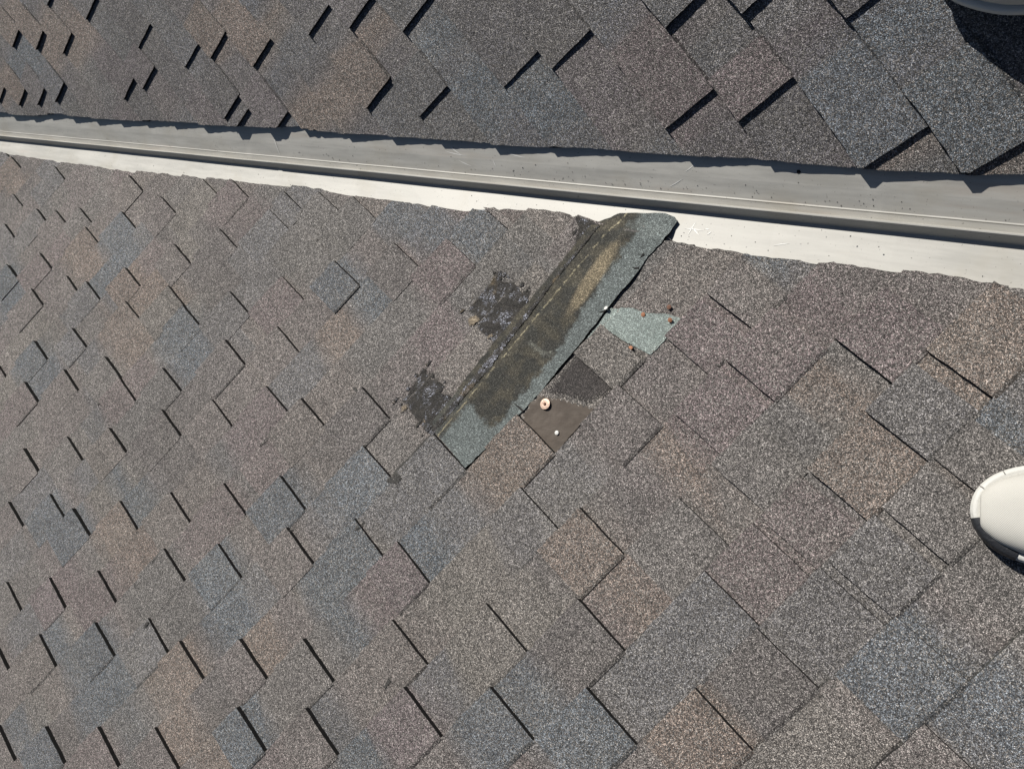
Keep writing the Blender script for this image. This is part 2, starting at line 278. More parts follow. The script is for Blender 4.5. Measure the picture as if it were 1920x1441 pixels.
def metal(name, col, rough, dirt):
    n = N(name)
    ob = n.new('ShaderNodeTexCoord').outputs['Object']
    mp = n.new('ShaderNodeMapping')
    mp.inputs['Scale'].default_value = (.12, 1, 1)
    n.put(mp.inputs['Vector'], ob)
    a = n.noise(mp.outputs[0], 70, 6, .65)
    b = n.noise(ob, 9, 4, .6)
    c = n.mix(n.sm(a, .3, .7), tuple(v * .86 for v in col), tuple(v * 1.07 for v in col))
    mp2 = n.new('ShaderNodeMapping'); mp2.inputs['Scale'].default_value = (1, .3, 1); n.put(mp2.inputs['Vector'], ob)
    wp = n.noise(mp2.outputs[0], 16, 3, .5)
    c = n.mix(n.m('MULTIPLY', n.sm(wp, .62, .72), .35), c, tuple(min(.8, v * 1.22) for v in col))
    rs = n.noise(mp.outputs[0], 30, 3, .6)
    c = n.mix(n.m('MULTIPLY', n.sm(rs, .58, .72), .30), c, (.33, .27, .22))
    c = n.mix(n.m('MULTIPLY', n.sm(b, .5, .75), dirt), c, tuple(v * f for v, f in zip(col, (.80, .76, .68))))
    sp = n.noise(ob, 330, 2)
    c = n.mix(n.m('MULTIPLY', n.sm(sp, .70, .74), .8), c, (.06, .055, .05))
    fn = n.noise(mp.outputs[0], 420, 3, .7)
    sc = n.sm(fn, .66, .75)
    c = n.mix(n.m('MULTIPLY', sc, .25), c, tuple(min(.9, v * 1.25) for v in col))
    n.bump(n.m('ADD', n.noise(mp.outputs[0], 14, 2), n.m('MULTIPLY', a, .12)), .0016, .5)
    n.b.inputs['Metallic'].default_value = .12
    return n.fin(c, n.m('MULTIPLY_ADD', a, .25, rough), .45)
METAL = metal('weathered_valley_metal', (.388, .376, .345), .42, .5)
SCRATCH = solid('bare_metal_scratch', (.62, .61, .58), .4, .5, None, .05)
HOLE = solid('hole_rim', (.012, .012, .012), .9)

# ------------------------------------------------------------------ mesh helpers
def finish(name, bm, mats, parent=None, smooth=False, recalc=True):
    if recalc:
        bmesh.ops.recalc_face_normals(bm, faces=bm.faces)
    me = bpy.data.meshes.new(name)
    bm.to_mesh(me)
    bm.free()
    for m in mats:
        me.materials.append(m)
    if smooth:
        for p in me.polygons:
            p.use_smooth = True
    o = bpy.data.objects.new(name, me)
    COL.objects.link(o)
    if parent:
        o.parent = parent
    return o
def empty(name, mw, label, cat):
    o = bpy.data.objects.new(name, None)
    COL.objects.link(o)
    o.empty_display_size = .05
    o.matrix_world = mw
    o['label'] = label; o['category'] = cat
    return o

class Roof:
    """course geometry of one slope. (d, l) = down-slope and along-course coordinates in exposures"""
    def __init__(s, key, co, edge, cls, swap):
        s.key, s.co, s.edge, s.cls, s.swap = key, co, edge, cls, swap
        s.teeth = {}
    def F(s, k, l):
        c = s.co
        return c[0] + c[1]*k + c[2]*l + c[3]*k*l + c[4]*l*l + c[5]*k*k
    def loc(s, d, l, z):
        return Vector((l, d, z)) * E if s.swap else Vector((d, l, z)) * E
    def uq(s, d, l):
        if not s.swap:
            p = Vector((d, l, 0)); side = -Vector(D['m'])
        else:
            p = Vector(D['sB']) * d + Vector(D['cB']) * l; side = Vector(D['w'])
        return p.dot(Vector(D['v'])), p.dot(side)
    def dl(s, u, q):
        if not s.swap:
            p = Vector(D['v']) * u - Vector(D['m']) * q
            return p.x, p.y
        p = Vector(D['v']) * u + Vector(D['w']) * q
        return p.dot(Vector(D['sB'])), p.dot(Vector(D['cB']))
    def eq(s, u):
        e = s.edge
        if u >= e[0][0]: return e[0][1]
        if u <= e[-1][0]: return e[-1][1]
        for (a, qa), (b, qb) in zip(e, e[1:]):
            if b <= u <= a:
                return qb + (qa - qb) * (u - b) / max(1e-6, a - b)
    def clip(s, poly, off):
        """cut a (d, l) polygon along the local valley edge"""
        P = [s.uq(*p) for p in poly]
        bad = [u for u, q in P if q < s.eq(u) + off]
        if not bad: return poly, False
        us = [u for u, q in P]
        if all(q < s.eq(u) + off for u, q in P): return [], True
        lo, hi = min(us), max(us)
        qlo, qhi = s.eq(lo) + off, s.eq(hi) + off
        # straight cut for the piece, then a slightly ragged line
        def line(u): return qlo + (qhi - qlo) * (u - lo) / max(1e-6, hi - lo)
        out = []; n = len(P)
        for i in range(n):
            a, b = P[i], P[(i + 1) % n]
            fa, fb = a[1] - line(a[0]), b[1] - line(b[0])
            if fa >= 0: out.append((a, False))
            if fa * fb < 0:
                t = fa / (fa - fb)
                out.append(((a[0] + (b[0]-a[0])*t, a[1] + (b[1]-a[1])*t), True))
        res = []
        for i, (p, c) in enumerate(out):
            res.append(s.dl(*p))
            q, c2 = out[(i + 1) % len(out)]
            if c and c2:
                L = math.hypot(q[0]-p[0], q[1]-p[1]); m = int(L / .12)
                for j in range(1, m + 1):
                    t = j / (m + 1)
                    u = p[0] + (q[0]-p[0])*t; qq = p[1] + (q[1]-p[1])*t
                    qq = .5 * qq + .5 * (s.eq(u) + off)
                    res.append(s.dl(u, qq + random.uniform(-.012, .012)))
        return res, True
    def field(s, d, l, hard=False):
        base = s.grey(d, l)
        best = None
        for c, col in TINT.items():
            for (a, b, ha, hb, va, vb) in s.cls[c]:
                x, y = d - (a if not s.swap else b), l - (b if not s.swap else a)
                hx, hy, vx, vy = (ha, hb, va, vb) if not s.swap else (hb, ha, vb, va)
                det = hx * vy - hy * vx
                if abs(det) < 1e-9: continue
                p = (x * vy - y * vx) / det; q = (hx * y - hy * x) / det
                r = math.hypot(p, q)
                w = (1.0 if r < 1.15 else 0.0) if hard else max(0, min(1, (1.22 - r) / .25))
                if w > 0 and (best is None or w > best[0]): best = (w, col)
        if best:
            w, col = best
            w *= .8
            return tuple(x * (1 - w) + y * w for x, y in zip(base, col))
        return base
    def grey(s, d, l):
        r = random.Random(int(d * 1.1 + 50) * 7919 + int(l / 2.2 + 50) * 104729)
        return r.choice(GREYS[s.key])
TINT = {'b': (.166, .190, .214), 'o': (.296, .232, .192), 'p': (.246, .196, .194)}
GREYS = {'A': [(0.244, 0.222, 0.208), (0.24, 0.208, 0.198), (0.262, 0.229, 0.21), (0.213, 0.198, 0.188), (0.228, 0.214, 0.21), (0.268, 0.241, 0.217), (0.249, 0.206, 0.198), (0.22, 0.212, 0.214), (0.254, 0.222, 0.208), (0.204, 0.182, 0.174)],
         'B': [(0.169, 0.166, 0.17), (0.18, 0.179, 0.189), (0.175, 0.177, 0.193), (0.161, 0.152, 0.157), (0.19, 0.174, 0.178), (0.197, 0.172, 0.178), (0.194, 0.185, 0.187)]}  # slope B greys darker and bluer, its weaker light put into the tint

ZG, ZT0, ZTS = .096, .091, .091
def zgap(t): return ZG * t
def ztooth(t): return ZT0 + ZTS * t

def prism(bm, lay, R, poly, zf, zb, colf):
    """solid piece: top polygon poly [(d, l)], walls down to zb; material 0 = granules, 1 = edge"""
    if len(poly) < 3: return
    top = [bm.verts.new(R.loc(d, l, zf(d, l))) for d, l in poly]
    bot = [bm.verts.new(R.loc(d, l, zb)) for d, l in poly]
    f = bm.faces.new(top if not R.swap else top[::-1])
    f.material_index = 0
    cen = colf if isinstance(colf, tuple) else None
    for lp in f.loops:
        co = lp.vert.co / E
        d, l = (co.y, co.x) if R.swap else (co.x, co.y)
        c = cen or colf(d, l)
        lp[lay] = (*c, 1)
    n = len(top)
    for i in range(n):
        a, b = i, (i + 1) % n
        vs = [top[b], top[a], bot[a], bot[b]]
        w = bm.faces.new(vs if not R.swap else vs[::-1])
        w.material_index = 1

def outline(R, k, l0, l1, t0, t1, jb=.012, js=.006):
    """polygon of a piece of course k, butt at t1, upper end at t0 (t along the course), counter-clockwise in (d, l)"""
    def pt(t, l): return (R.F(k - 1, l) * (1 - t) + R.F(k, l) * t, l)
    n = max(2, int((l1 - l0) / .14)); m = 6
    rj = lambda a: random.uniform(-a, a)
    sk0, sk1 = rj(.02), rj(.02)
    P = []
    for i in range(m + 1):                          # side l0, going down-slope
        t = t0 + (t1 - t0) * i / m
        p = pt(t, l0 + rj(js) + sk0 * t); P.append(p)
    for i in range(1, n):                           # butt
        l = l0 + (l1 - l0) * i / n
        p = pt(t1, l); P.append((p[0] + rj(jb), p[1]))
    for i in range(m + 1):                          # side l1, going up-slope
        t = t1 + (t0 - t1) * i / m
        p = pt(t, l1 + rj(js) + sk1 * t); P.append(p)
    return P

# ------------------------------------------------------------------ setting below: lawn
bm = bmesh.new()
bmesh.ops.create_grid(bm, x_segments=4, y_segments=4, size=400)
gm = solid('lawn', (.055, .085, .03), .9, .2, (30, .02), .4, 3)
lawn = finish('ground', bm, [gm], None)
lawn['kind'] = 'structure'

# ------------------------------------------------------------------ the two slopes
roofA = empty('roof_slope', MA, 'sunlit shingled roof slope with the tar-stained repair, below the metal valley', 'roof')
roofB = empty('roof_slope', MB, 'darker shaded shingled roof slope with thick black tab shadows, above the metal valley', 'roof')

EDGE_A = [(u, max(q, .56 if u < 6.2 else .34) if 5.0 < u < 7.2 else q) for u, q in D['AE']]
RA = Roof('A', D['FA'], EDGE_A, D['CA'], False)
RB = Roof('B', D['FB'], D['BE'], D['CBL'], True)

def teeth_for(R, slots, k0, k1, lmin, lmax, seen):
    by = {}
    for k, l in slots: by.setdefault(k, []).append(l)
    fix = {('A', 4, 4.701): 5.42, ('A', 1, 10.708): 11.75, ('A', 0, 9.283): 10.62, ('A', 2, 12.176): 13.25, ('A', -2, 5.001): 6.2, ('A', -3, 5.804): 6.75, ('B', 1, 1.956): 3.60, ('B', 2, 3.725): 4.54, ('B', 0, 1.063): 2.60, ('B', 3, 4.384): 6.0}
    for k in range(k0, k1):
        ls = sorted(by.get(k, []))
        T = []
        for i, l in enumerate(ls):
            nx = ls[i + 1] if i + 1 < len(ls) else 1e9
            w = fix.get((R.key, k, l), l + random.uniform(.85, 1.3))
            T.append((l, min(w, nx - .16)))
        # teeth beyond the picture
        l = lmin + random.uniform(0, 2)
        while l < lmax:
            w = random.uniform(.8, 1.3)
            if not seen(R, k, l) and all(l + w < a - .3 or l > b + .3 for a, b in T):
                T.append((l, l + w))
            l += w + random.uniform(.6, 1.9)
        R.teeth[k] = sorted(T)

def project(R, d, l):
    p = Vector((d, l, 0)) if not R.swap else Vector(D['sB']) * d + Vector(D['cB']) * l
    q = p - Vector(D['C'])
    x, y, z = [Vector(r).dot(q) for r in D['R']]
    if z <= 0: return -9, -9
    return .5 + D['f'] * x / z / 1920, .5 + D['f'] * y / z / 1441
def seen(R, k, l, mg=.015):
    for dl_ in (0, .6, 1.2):
        for dk in (0, .5, 1):
            x, y = project(R, R.F(k - dk, l), l + dl_)
            if -mg < x < 1 + mg and -mg < y < 1 + mg: return True
    return False

teeth_for(RA, D['TA'], -9, 33, -6, 30, seen)
teeth_for(RB, D['TB'], -6, 25, -5, 26, seen)

STRIP_L = (2.6, 8.47)
def build_roof(R, parent, k0, k1, lmin, lmax, zmul, jit):
    outer = bmesh.new(); olay = outer.loops.layers.float_color.new('tint')
    for k in range(k0, k1):
        off0 = random.uniform(3, 12)
        l = lmin
        while l < lmax:
            lend = min(l + (off0 if l == lmin else random.uniform(9.5, 12)), lmax)
            if lmax - lend < 2: lend = lmax
            cut_off = random.uniform(*jit)
            bm = bmesh.new(); lay = bm.loops.layers.float_color.new('tint')
            T = [t for t in R.teeth[k] if l - .01 <= t[0] < lend]
            marks = sorted(set([l, lend] + [x for t in R.teeth[k] for x in t if l < x < lend]))
            cells = []
            for a, b in zip(marks, marks[1:]):
                n = max(1, round((b - a) / .55))
                cells += [(a + (b - a) * i / n, a + (b - a) * (i + 1) / n) for i in range(n)]
            for a, b in cells:
                def tt(d, ll, k=k): return (d - R.F(k-1, ll)) / (R.F(k, ll) - R.F(k-1, ll))
                m = 4
                P = [(R.F(k-1, a) - .16, a), (R.F(k, a), a)]
                P += [(R.F(k, a + (b-a)*i/m) + random.uniform(-.008, .008), a + (b-a)*i/m) for i in range(1, m)]
                P += [(R.F(k, b), b), (R.F(k-1, b) - .16, b)]
                P, c = R.clip(P, cut_off)
                if not P: continue
                kk = R.F(k - .5, (a + b) / 2)
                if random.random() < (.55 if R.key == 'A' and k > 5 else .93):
                    gw = random.uniform(.012, .030)  # dark line under the upper butt: crevice shade and grime put into the tint
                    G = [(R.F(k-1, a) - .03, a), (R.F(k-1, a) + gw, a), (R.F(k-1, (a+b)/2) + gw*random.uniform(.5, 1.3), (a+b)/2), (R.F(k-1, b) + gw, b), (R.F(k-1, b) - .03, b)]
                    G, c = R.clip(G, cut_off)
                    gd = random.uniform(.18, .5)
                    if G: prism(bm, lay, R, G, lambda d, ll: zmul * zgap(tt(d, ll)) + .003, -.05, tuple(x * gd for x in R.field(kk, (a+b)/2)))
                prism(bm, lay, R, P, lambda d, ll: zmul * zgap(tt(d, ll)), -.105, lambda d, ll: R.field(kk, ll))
            if not bm.faces:
                bm.free(); l = lend; continue
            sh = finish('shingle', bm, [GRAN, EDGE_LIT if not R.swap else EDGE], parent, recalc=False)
            for (a, b) in T:
                b = min(b, b)
                tb = bmesh.new(); tl = tb.loops.layers.float_color.new('tint')
                vis = seen(R, k, a, .1)
                dst, dl_ = (tb, tl) if vis else (outer, olay)
                P = outline(R, k, a, b, -.035, 1.0)
                P, c = R.clip(P, random.uniform(*jit) * .5)
                if not P:
                    tb.free(); continue
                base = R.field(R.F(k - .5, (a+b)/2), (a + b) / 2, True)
                s = random.uniform(.93, 1.07)
                col = tuple(x * s for x in base)
                lift = random.uniform(-.006, .010)
                hk = random.uniform(.93, 1.2); tw = random.uniform(-.02, .03)
                if R.key == 'A' and k == 5 and abs(a - 8.491) < .02: hk = 1.1
                prism(dst, dl_, R, P, lambda d, ll, k=k: zmul * hk * ztooth((d - R.F(k-1, ll)) / (R.F(k, ll) - R.F(k-1, ll))) + lift + tw * (ll - (a+b)/2) * max(0, (d - R.F(k-1, ll))), 0.0 - .02, col)
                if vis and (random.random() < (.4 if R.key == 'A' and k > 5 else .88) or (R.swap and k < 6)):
                    gw = random.uniform(.012, .03); gd = random.uniform(.2, .55)  # same dark line on the tab, butt shade and grime painted as tint
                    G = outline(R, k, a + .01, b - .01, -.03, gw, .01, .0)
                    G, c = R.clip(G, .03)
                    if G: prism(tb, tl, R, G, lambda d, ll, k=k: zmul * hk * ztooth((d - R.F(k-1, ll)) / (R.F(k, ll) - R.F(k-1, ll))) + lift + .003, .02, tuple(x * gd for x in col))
                if vis and tb.faces:
                    finish('shingle_tab', tb, [GRAN, EDGE], sh, recalc=False)
                else:
                    tb.free()
            l = lend
    o = finish('outer_tabs', outer, [GRAN, EDGE], parent, recalc=False)
    o['kind'] = 'stuff'
build_roof(RA, roofA, -9, 33, -6, 30, 1.0, (-.03, .03))
build_roof(RB, roofB, -6, 25, -5, 26, .60, (-.03, .03))

def deck(R, parent, dmin, dmax, lmin, lmax):
    bm = bmesh.new()
    P, c = [(dmin, lmin), (dmax, lmin), (dmax, lmax), (dmin, lmax)], 0
    # straight cut 0.15 behind the shingle edge
    out = []
    for i in range(4):
        a, b = R.uq(*P[i]), R.uq(*P[(i+1) % 4])
        fa, fb = a[1] - .05, b[1] - .05
        if fa >= 0: out.append(a)
        if fa * fb < 0:
            t = fa / (fa - fb); out.append((a[0]+(b[0]-a[0])*t, a[1]+(b[1]-a[1])*t))
    for z in (-.19, -.5):
        bm.faces.new([bm.verts.new(R.loc(*R.dl(*p), z)) for p in out])
    bm.faces.ensure_lookup_table()
    v = [list(f.verts) for f in bm.faces]
    n = len(out)
    for i in range(n):
        bm.faces.new([v[0][i], v[0][(i+1) % n], v[1][(i+1) % n], v[1][i]])
    finish('roof_deck', bm, [DECK], parent)
deck(RA, roofA, -10, 32, -6, 30)
deck(RB, roofB, -7, 25, -5, 26)

# ------------------------------------------------------------------ valley flashing (two lapped lengths)
def flash(u0, u1, lift, skew, label):
    root = empty('valley_flashing', MV, label, 'flashing')
    de = math.atan2(D['w'][2], Vector((D['w'][0], D['w'][1])).length)
    def bside(q, z):                               # point on roof B side: q along B, z off it -> (y, z) of the valley frame
        return (q * math.cos(de) - z * math.sin(de), q * math.sin(de) + z * math.cos(de))
    z0 = -.10 + lift
    ap = (0.03, .125 + lift)
    ca = (-.030, z0)                              # rib foot on the A side
    cb = bside(.075, z0)
    prof = {
        'flange': [[(-1.7, z0), (-.55, z0 - .004), (-.075, z0), (ca[0] - .012, z0 + .003)]],
        'rib': [[(ca[0] - .012, z0 + .003), (ca[0], z0 + .02), (ap[0] - .014, ap[1] - .02), (ap[0] - .008, ap[1] - .003), (ap[0] + .002, ap[1]), (ap[0] + .010, ap[1] - .008), (ap[0] + .016, ap[1] - .03), cb]],
    }
    fb = [cb, bside(.185, z0), bside(.198, z0 + .010), bside(.215, z0), bside(.42, z0 + .014), bside(.52, z0 + .020), bside(2.0, z0 + .020)]
    def sheet(name, pts):
        bm = bmesh.new()
        n = 40
        rows = []
        for i in range(n + 1):
            t = i / n
            row = []
            for (y, z) in pts:
                u = u0 + (u1 - u0) * t
                if i == n: u += skew * y
                wav = .004 * math.sin(u * 1.7 + y * 3) + .003 * math.sin(u * .6 + 1)
                row.append(bm.verts.new(Vector((-u, y, z + wav)) * E))
            rows.append(row)
        for a, b in zip(rows, rows[1:]):
            for j in range(len(pts) - 1):
                bm.faces.new((a[j], b[j], b[j+1], a[j+1]))
        o = finish(name, bm, [METAL], root, smooth=False)
        md = o.modifiers.new('thickness', 'SOLIDIFY'); md.thickness = .0007; md.offset = -1
        return o
    sheet('flange', prof['flange'][0]); sheet('rib', prof['rib'][0]); sheet('flange', fb)
    return root, bside, z0
fl1, bside, zf = flash(33, 15.2, 0.0, 0.0, 'far length of weathered metal valley flashing, running out of the left edge of the picture')
fl2, _, zf2 = flash(-9, 15.45, .012, -.35, 'near length of metal valley flashing, lapped over the far one and scratched beside the lap')

def stroke(a, b, w, side, par, name='scratch', mat=None):
    (u0, q0), (u1, q1) = a, b
    bm = bmesh.new()
    L = math.hypot(u1-u0, q1-q0) or 1
    nx, ny = -(q1-q0)/L*w, (u1-u0)/L*w
    n = 6; pr = None
    for i in range(n + 1):
        t = i / n
        bend = .02 * math.sin(t * 3.1) * L
        ww = math.sin(math.pi * min(max(t, .06), .94))
        row = []
        for sg in (1, -1):
            u = u0 + (u1-u0)*t + sg*nx*ww + bend*nx/w; q = q0 + (q1-q0)*t + sg*ny*ww + bend*ny/w
            zz = zf2 + .010
            y, z = bside(q, zz + max(0, min(.02, (q-.215)*.07))) if side == 'B' else (-q, zz)
            row.append(bm.verts.new(Vector((-u, y, z)) * E))
        if pr: bm.faces.new((pr[0], row[0], row[1], pr[1]))
        pr = row
    return finish(name, bm, [mat or SCRATCH], par)
for side, a, b in D['SCR']:
    stroke(a, b, .008, side, fl2)
# nail hole punched through the metal on the shaded side
bm = bmesh.new()
u, q = D['HOLE']
def disc(bm, c, r0, n=14, sq=1.0, rj=.0):
    vs = []
    for i in range(n):
        a = 2*math.pi*i/n; rr = r0*(1+random.uniform(-rj, rj))
        vs.append((c[0]+rr*math.cos(a)*sq, c[1]+rr*math.sin(a)))
    return vs
bm.faces.new([bm.verts.new(Vector((-uu, *bside(qq, zf2 + .034))) * E) for uu, qq in disc(None, (u, q), .032, 14, 1, .15)])
finish('nail_hole', bm, [HOLE], fl2)

# ------------------------------------------------------------------ repair area on roof A
def surfA(d, l):
    """height of the top surface of roof A at (d, l)"""
    R = RA
    for k in range(-9, 33):
        if R.F(k - 1, l) <= d < R.F(k, l):
            t = (d - R.F(k-1, l)) / (R.F(k, l) - R.F(k-1, l))
            z = zgap(t)
            for a, b in R.teeth[k]:
                if a <= l <= b: z = max(z, ztooth(t) + .006)
            return z
    return 0
def gapA(d, l):
    for k in range(-9, 33):
        if RA.F(k - 1, l) <= d < RA.F(k, l):
            return zgap((d - RA.F(k-1, l)) / (RA.F(k, l) - RA.F(k-1, l)))
    return 0
def inside(p, poly):
    c = False; n = len(poly); x, y = p
    for i in range(n):
        (x1, y1), (x2, y2) = poly[i], poly[(i+1) % n]
        if (y1 > y) != (y2 > y) and x < (x2-x1)*(y-y1)/(y2-y1)+x1: c = not c
    return c
def edge_dist(p, poly):
    best = 9
    for i in range(len(poly)):
        a, b = Vector(poly[i]), Vector(poly[(i+1) % len(poly)])
        ab = b - a; t = max(0, min(1, (Vector(p)-a).dot(ab) / max(1e-9, ab.length_squared)))
        best = min(best, (a + ab*t - Vector(p)).length)
    return best
def sheet(name, poly, zf, mat, step=.045, ragged=.35, label=None, thick=.0, fade=.12):
    """a thin layer following the shingles inside polygon poly, ragged edge"""
    rnd = random.Random(len(poly) * 13 + int(poly[0][0] * 1000))
    x0, x1 = min(p[0] for p in poly), max(p[0] for p in poly)
    y0, y1 = min(p[1] for p in poly), max(p[1] for p in poly)
    nx, ny = int((x1-x0)/step)+3, int((y1-y0)/step)+3
    bm = bmesh.new(); V = {}
    fl = bm.verts.layers.float.new('fade')
    def vert(i, j):
        if (i, j) not in V:
            x = x0 - step + i*step + rnd.uniform(-1, 1)*step*ragged
            y = y0 - step + j*step + rnd.uniform(-1, 1)*step*ragged
            v = bm.verts.new(RA.loc(x, y, zf(x, y)))
            v[fl] = 1.0 if not fade else min(1.0, edge_dist((x, y), poly) / fade) if inside((x, y), poly) else 0.0
            V[i, j] = v
        return V[i, j]
    for i in range(nx):
        for j in range(ny):
            cc = (x0 - step + (i+.5)*step, y0 - step + (j+.5)*step)
            cu, cq = RA.uq(*cc)
            if inside(cc, poly) and cq > RA.eq(cu) + .035:
                bm.faces.new((vert(i, j), vert(i+1, j), vert(i+1, j+1), vert(i, j+1)))
    if thick:
        ext = bmesh.ops.extrude_edge_only(bm, edges=[e for e in bm.edges if e.is_boundary])
        for v in ext['geom']:
            if isinstance(v, bmesh.types.BMVert): v.co.z -= thick * E
    o = finish(name, bm, [mat], roofA, smooth=not thick)
    if label: o['label'] = label
    return o
def noisez(x, y, s=9):
    return .5*math.sin(x*s*1.3+1.7*math.sin(y*s*.9))+.5*math.sin(y*s*1.1+1.3*math.sin(x*s*.7))

# the exposed lap of the damaged shingle, a stiff slab whose upper edge stands proud
def strip_z(d, l):
    t = max(0, min(1, (d - 4.15) / 1.1)); e = max(0, min(1, (8.45 - l) / 1.2)); e = e*e*(3-2*e)
    zr = .070 - .045*max(0, min(1, (3.7 - l)/.6))
    u, q = RA.uq(d, l)
    over = max(0, min(1, (.66 - q) / .28)) * max(0, min(1, (7.7 - u) / .6))
    over = over*over*(3 - 2*over)
    top = max((zr * (1-t) + .120 * t) * e + (.088*(1-t) + .100*t) * (1-e), gapA(d, l) + .028)
    return top * (1 - over) - .015 * over
SP = [(x + (.24 if x > 5.0 and i > 14 else 0), y) for i, (x, y) in enumerate(D['P']['strip'])]
pol = []
for i, p in enumerate(SP):
    q = SP[(i+1) % len(SP)]
    L = math.hypot(q[0]-p[0], q[1]-p[1]); n = max(1, int(L/.1))
    for j in range(n):
        t = j/n
        pol.append((p[0]+(q[0]-p[0])*t + (random.uniform(-.012, .012) if j else 0), p[1]+(q[1]-p[1])*t))
area = sum(pol[i][0]*pol[(i+1)%len(pol)][1]-pol[(i+1)%len(pol)][0]*pol[i][1] for i in range(len(pol)))
if area < 0: pol.reverse()
bm = bmesh.new()
bm.faces.new([bm.verts.new((d, l, 0)) for d, l in pol])
for ax, lo, hi in ((0, 4.0, 5.6), (1, 2.6, 8.6)):
    x = lo
    while x < hi:
        no = (1, 0, 0) if ax == 0 else (0, 1, 0)
        bmesh.ops.bisect_plane(bm, geom=list(bm.verts) + list(bm.edges) + list(bm.faces), plane_co=(x, x, 0), plane_no=no)
        x += .14
bmesh.ops.triangulate(bm, faces=bm.faces)
for v in bm.verts:
    d, l = v.co.x, v.co.y
    v.co = RA.loc(d, l, strip_z(d, l) + .006*noisez(d, l, 3))
ext = bmesh.ops.extrude_edge_only(bm, edges=[e for e in bm.edges if e.is_boundary])
for g in ext['geom']:
    if isinstance(g, bmesh.types.BMVert): g.co.z = -.03 * E
    elif isinstance(g, bmesh.types.BMFace): g.material_index = 1
o = finish('exposed_shingle_lap', bm, [STRIP, EDGE], roofA)
o['label'] = 'long greenish shingle lap stained dark brown with a rusty buff patch and a pale crease'

sheet('tar_smear', D['P']['tar_band'], lambda x, y: (strip_z(x, y) if x < 5.36 else surfA(x, y)) + .012 + .008*noisez(x, y, 14), TAR, .022, .7, fade=.03, label='long dark tar smear along the left side of the stained lap')
sheet('tar_smear', D['P']['tar_a'], lambda x, y: surfA(x, y) + .012 + .012*noisez(x, y, 12), TAR, .024, .5, fade=.07, label='upper square block of dark tar with bluish granules')
sheet('tar_smear', D['P']['tar_b'], lambda x, y: surfA(x, y) + .012 + .012*noisez(x, y, 12), TAR, .024, .5, fade=.07, label='lower square block of dark tar with bluish granules')
TB = D['P']['tar_band']; TAp = D['P']['tar_a']; TBp = D['P']['tar_b']
rf = random.Random(5)
for i in range(46):
    base = rf.choice((TB, TB, TAp, TBp))
    j = rf.randrange(len(base)); p, q = base[j], base[(j+1) % len(base)]
    t = rf.random(); c = (p[0]+(q[0]-p[0])*t + rf.uniform(-.05, .09), p[1]+(q[1]-p[1])*t + rf.uniform(-.08, .08))
    if c[0] < 5.2: continue
    a, b = rf.uniform(.025, .06), rf.uniform(.04, .13)
    P = [(c[0]+a*rf.uniform(.6, 1.3)*math.cos(2*math.pi*m/10), c[1]+b*rf.uniform(.6, 1.3)*math.sin(2*math.pi*m/10)) for m in range(10)]
    sheet('tar_fleck', P, lambda x, y: surfA(x, y) + .016 + .006*noisez(x, y, 12), TAR, .02, .5, fade=.02)
for nm in ('tan1', 'tan2', 'tan3', 'tan4', 'tan5'):
    c = D['SP'][nm]
    r = dict(tan1=.17, tan2=.10, tan3=.13, tan4=.13, tan5=.09)[nm]
    P = disc(None, c, r, 11, .8, .3)
    sheet('buff_stain', P, lambda x, y: surfA(x, y) + .024, BUFF, .02, .4, fade=.09)
sheet('worn_patch', D['P']['dark'], lambda x, y: surfA(x, y) + .006, WORN, .026, .5, fade=.24, label= 'dark worn patch that has lost its granules')
sheet('pale_patch', D['P']['pale'], lambda x, y: gapA(x, y) + .016 + .004*noisez(x, y), PALE, .026, .3, fade=.02, label= 'pale green unweathered patch with copper nail heads')
felt_z = lambda x, y: gapA(x, y) + .016 + .008*noisez(x, y, 4)
FP = D['P']['felt']
bm = bmesh.new()
sheet('underlayment', FP, felt_z, FELT, .05, .12, fade=0, label= 'smooth brown underlayment exposed where the tab is missing')
bm.free()
LONGSMEAR = [(5.329, 8.518), (5.05, 8.465), (5.109, 8.861), (5.159, 9.342), (5.146, 9.798), (5.393, 9.991), (5.465, 9.69), (5.412, 9.2), (5.392, 8.775)]
sheet('sealant_smear', LONGSMEAR, lambda x, y: surfA(x, y) + .008, SMEAR, .022, .5, fade=.04, label='dark smear running on from the lower end of the stained lap')
for (c, r, t) in D['SMEAR']:
    # smears run along the course (t=1) or down the slope (t=2) or sit as a dot (t=0)
    P = []
    n = 16
    a, b = ((.06, r*.8) if t == 1 else (r*.9, .06) if t == 2 else (r, r))
    for i in range(n):
        an = 2*math.pi*i/n; k = random.uniform(.65, 1.2)
        P.append((c[0] + a*k*math.cos(an), c[1] + b*k*math.sin(an)))
    sheet('sealant_smear', P, lambda x, y: surfA(x, y) + .007, SMEAR, .022, .5, fade=.06)

TEARS = [[(4.26, 3.61), (4.204, 3.582), (4.154, 3.534)], [(4.186, 4.577), (4.136, 4.525), (4.103, 4.426)], [(4.33, 6.903), (4.186, 6.885), (4.043, 6.867)], [(4.268, 3.386), (4.263, 3.334), (4.266, 3.288)]]
for pts in TEARS:
    bm = bmesh.new(); prev = None
    for i, (c, w) in enumerate(zip(pts, (.004, .016, .02))):
        dx, dy = pts[-1][0]-pts[0][0], pts[-1][1]-pts[0][1]; L = math.hypot(dx, dy)
        row = [bm.verts.new(RA.loc(c[0]+sg*dy/L*w, c[1]-sg*dx/L*w, strip_z(*c)+.004)) for sg in (1, -1)]
        if prev: bm.faces.new((prev[0], row[0], row[1], prev[1]))
        prev = row
    finish('tear', bm, [EDGE], roofA)

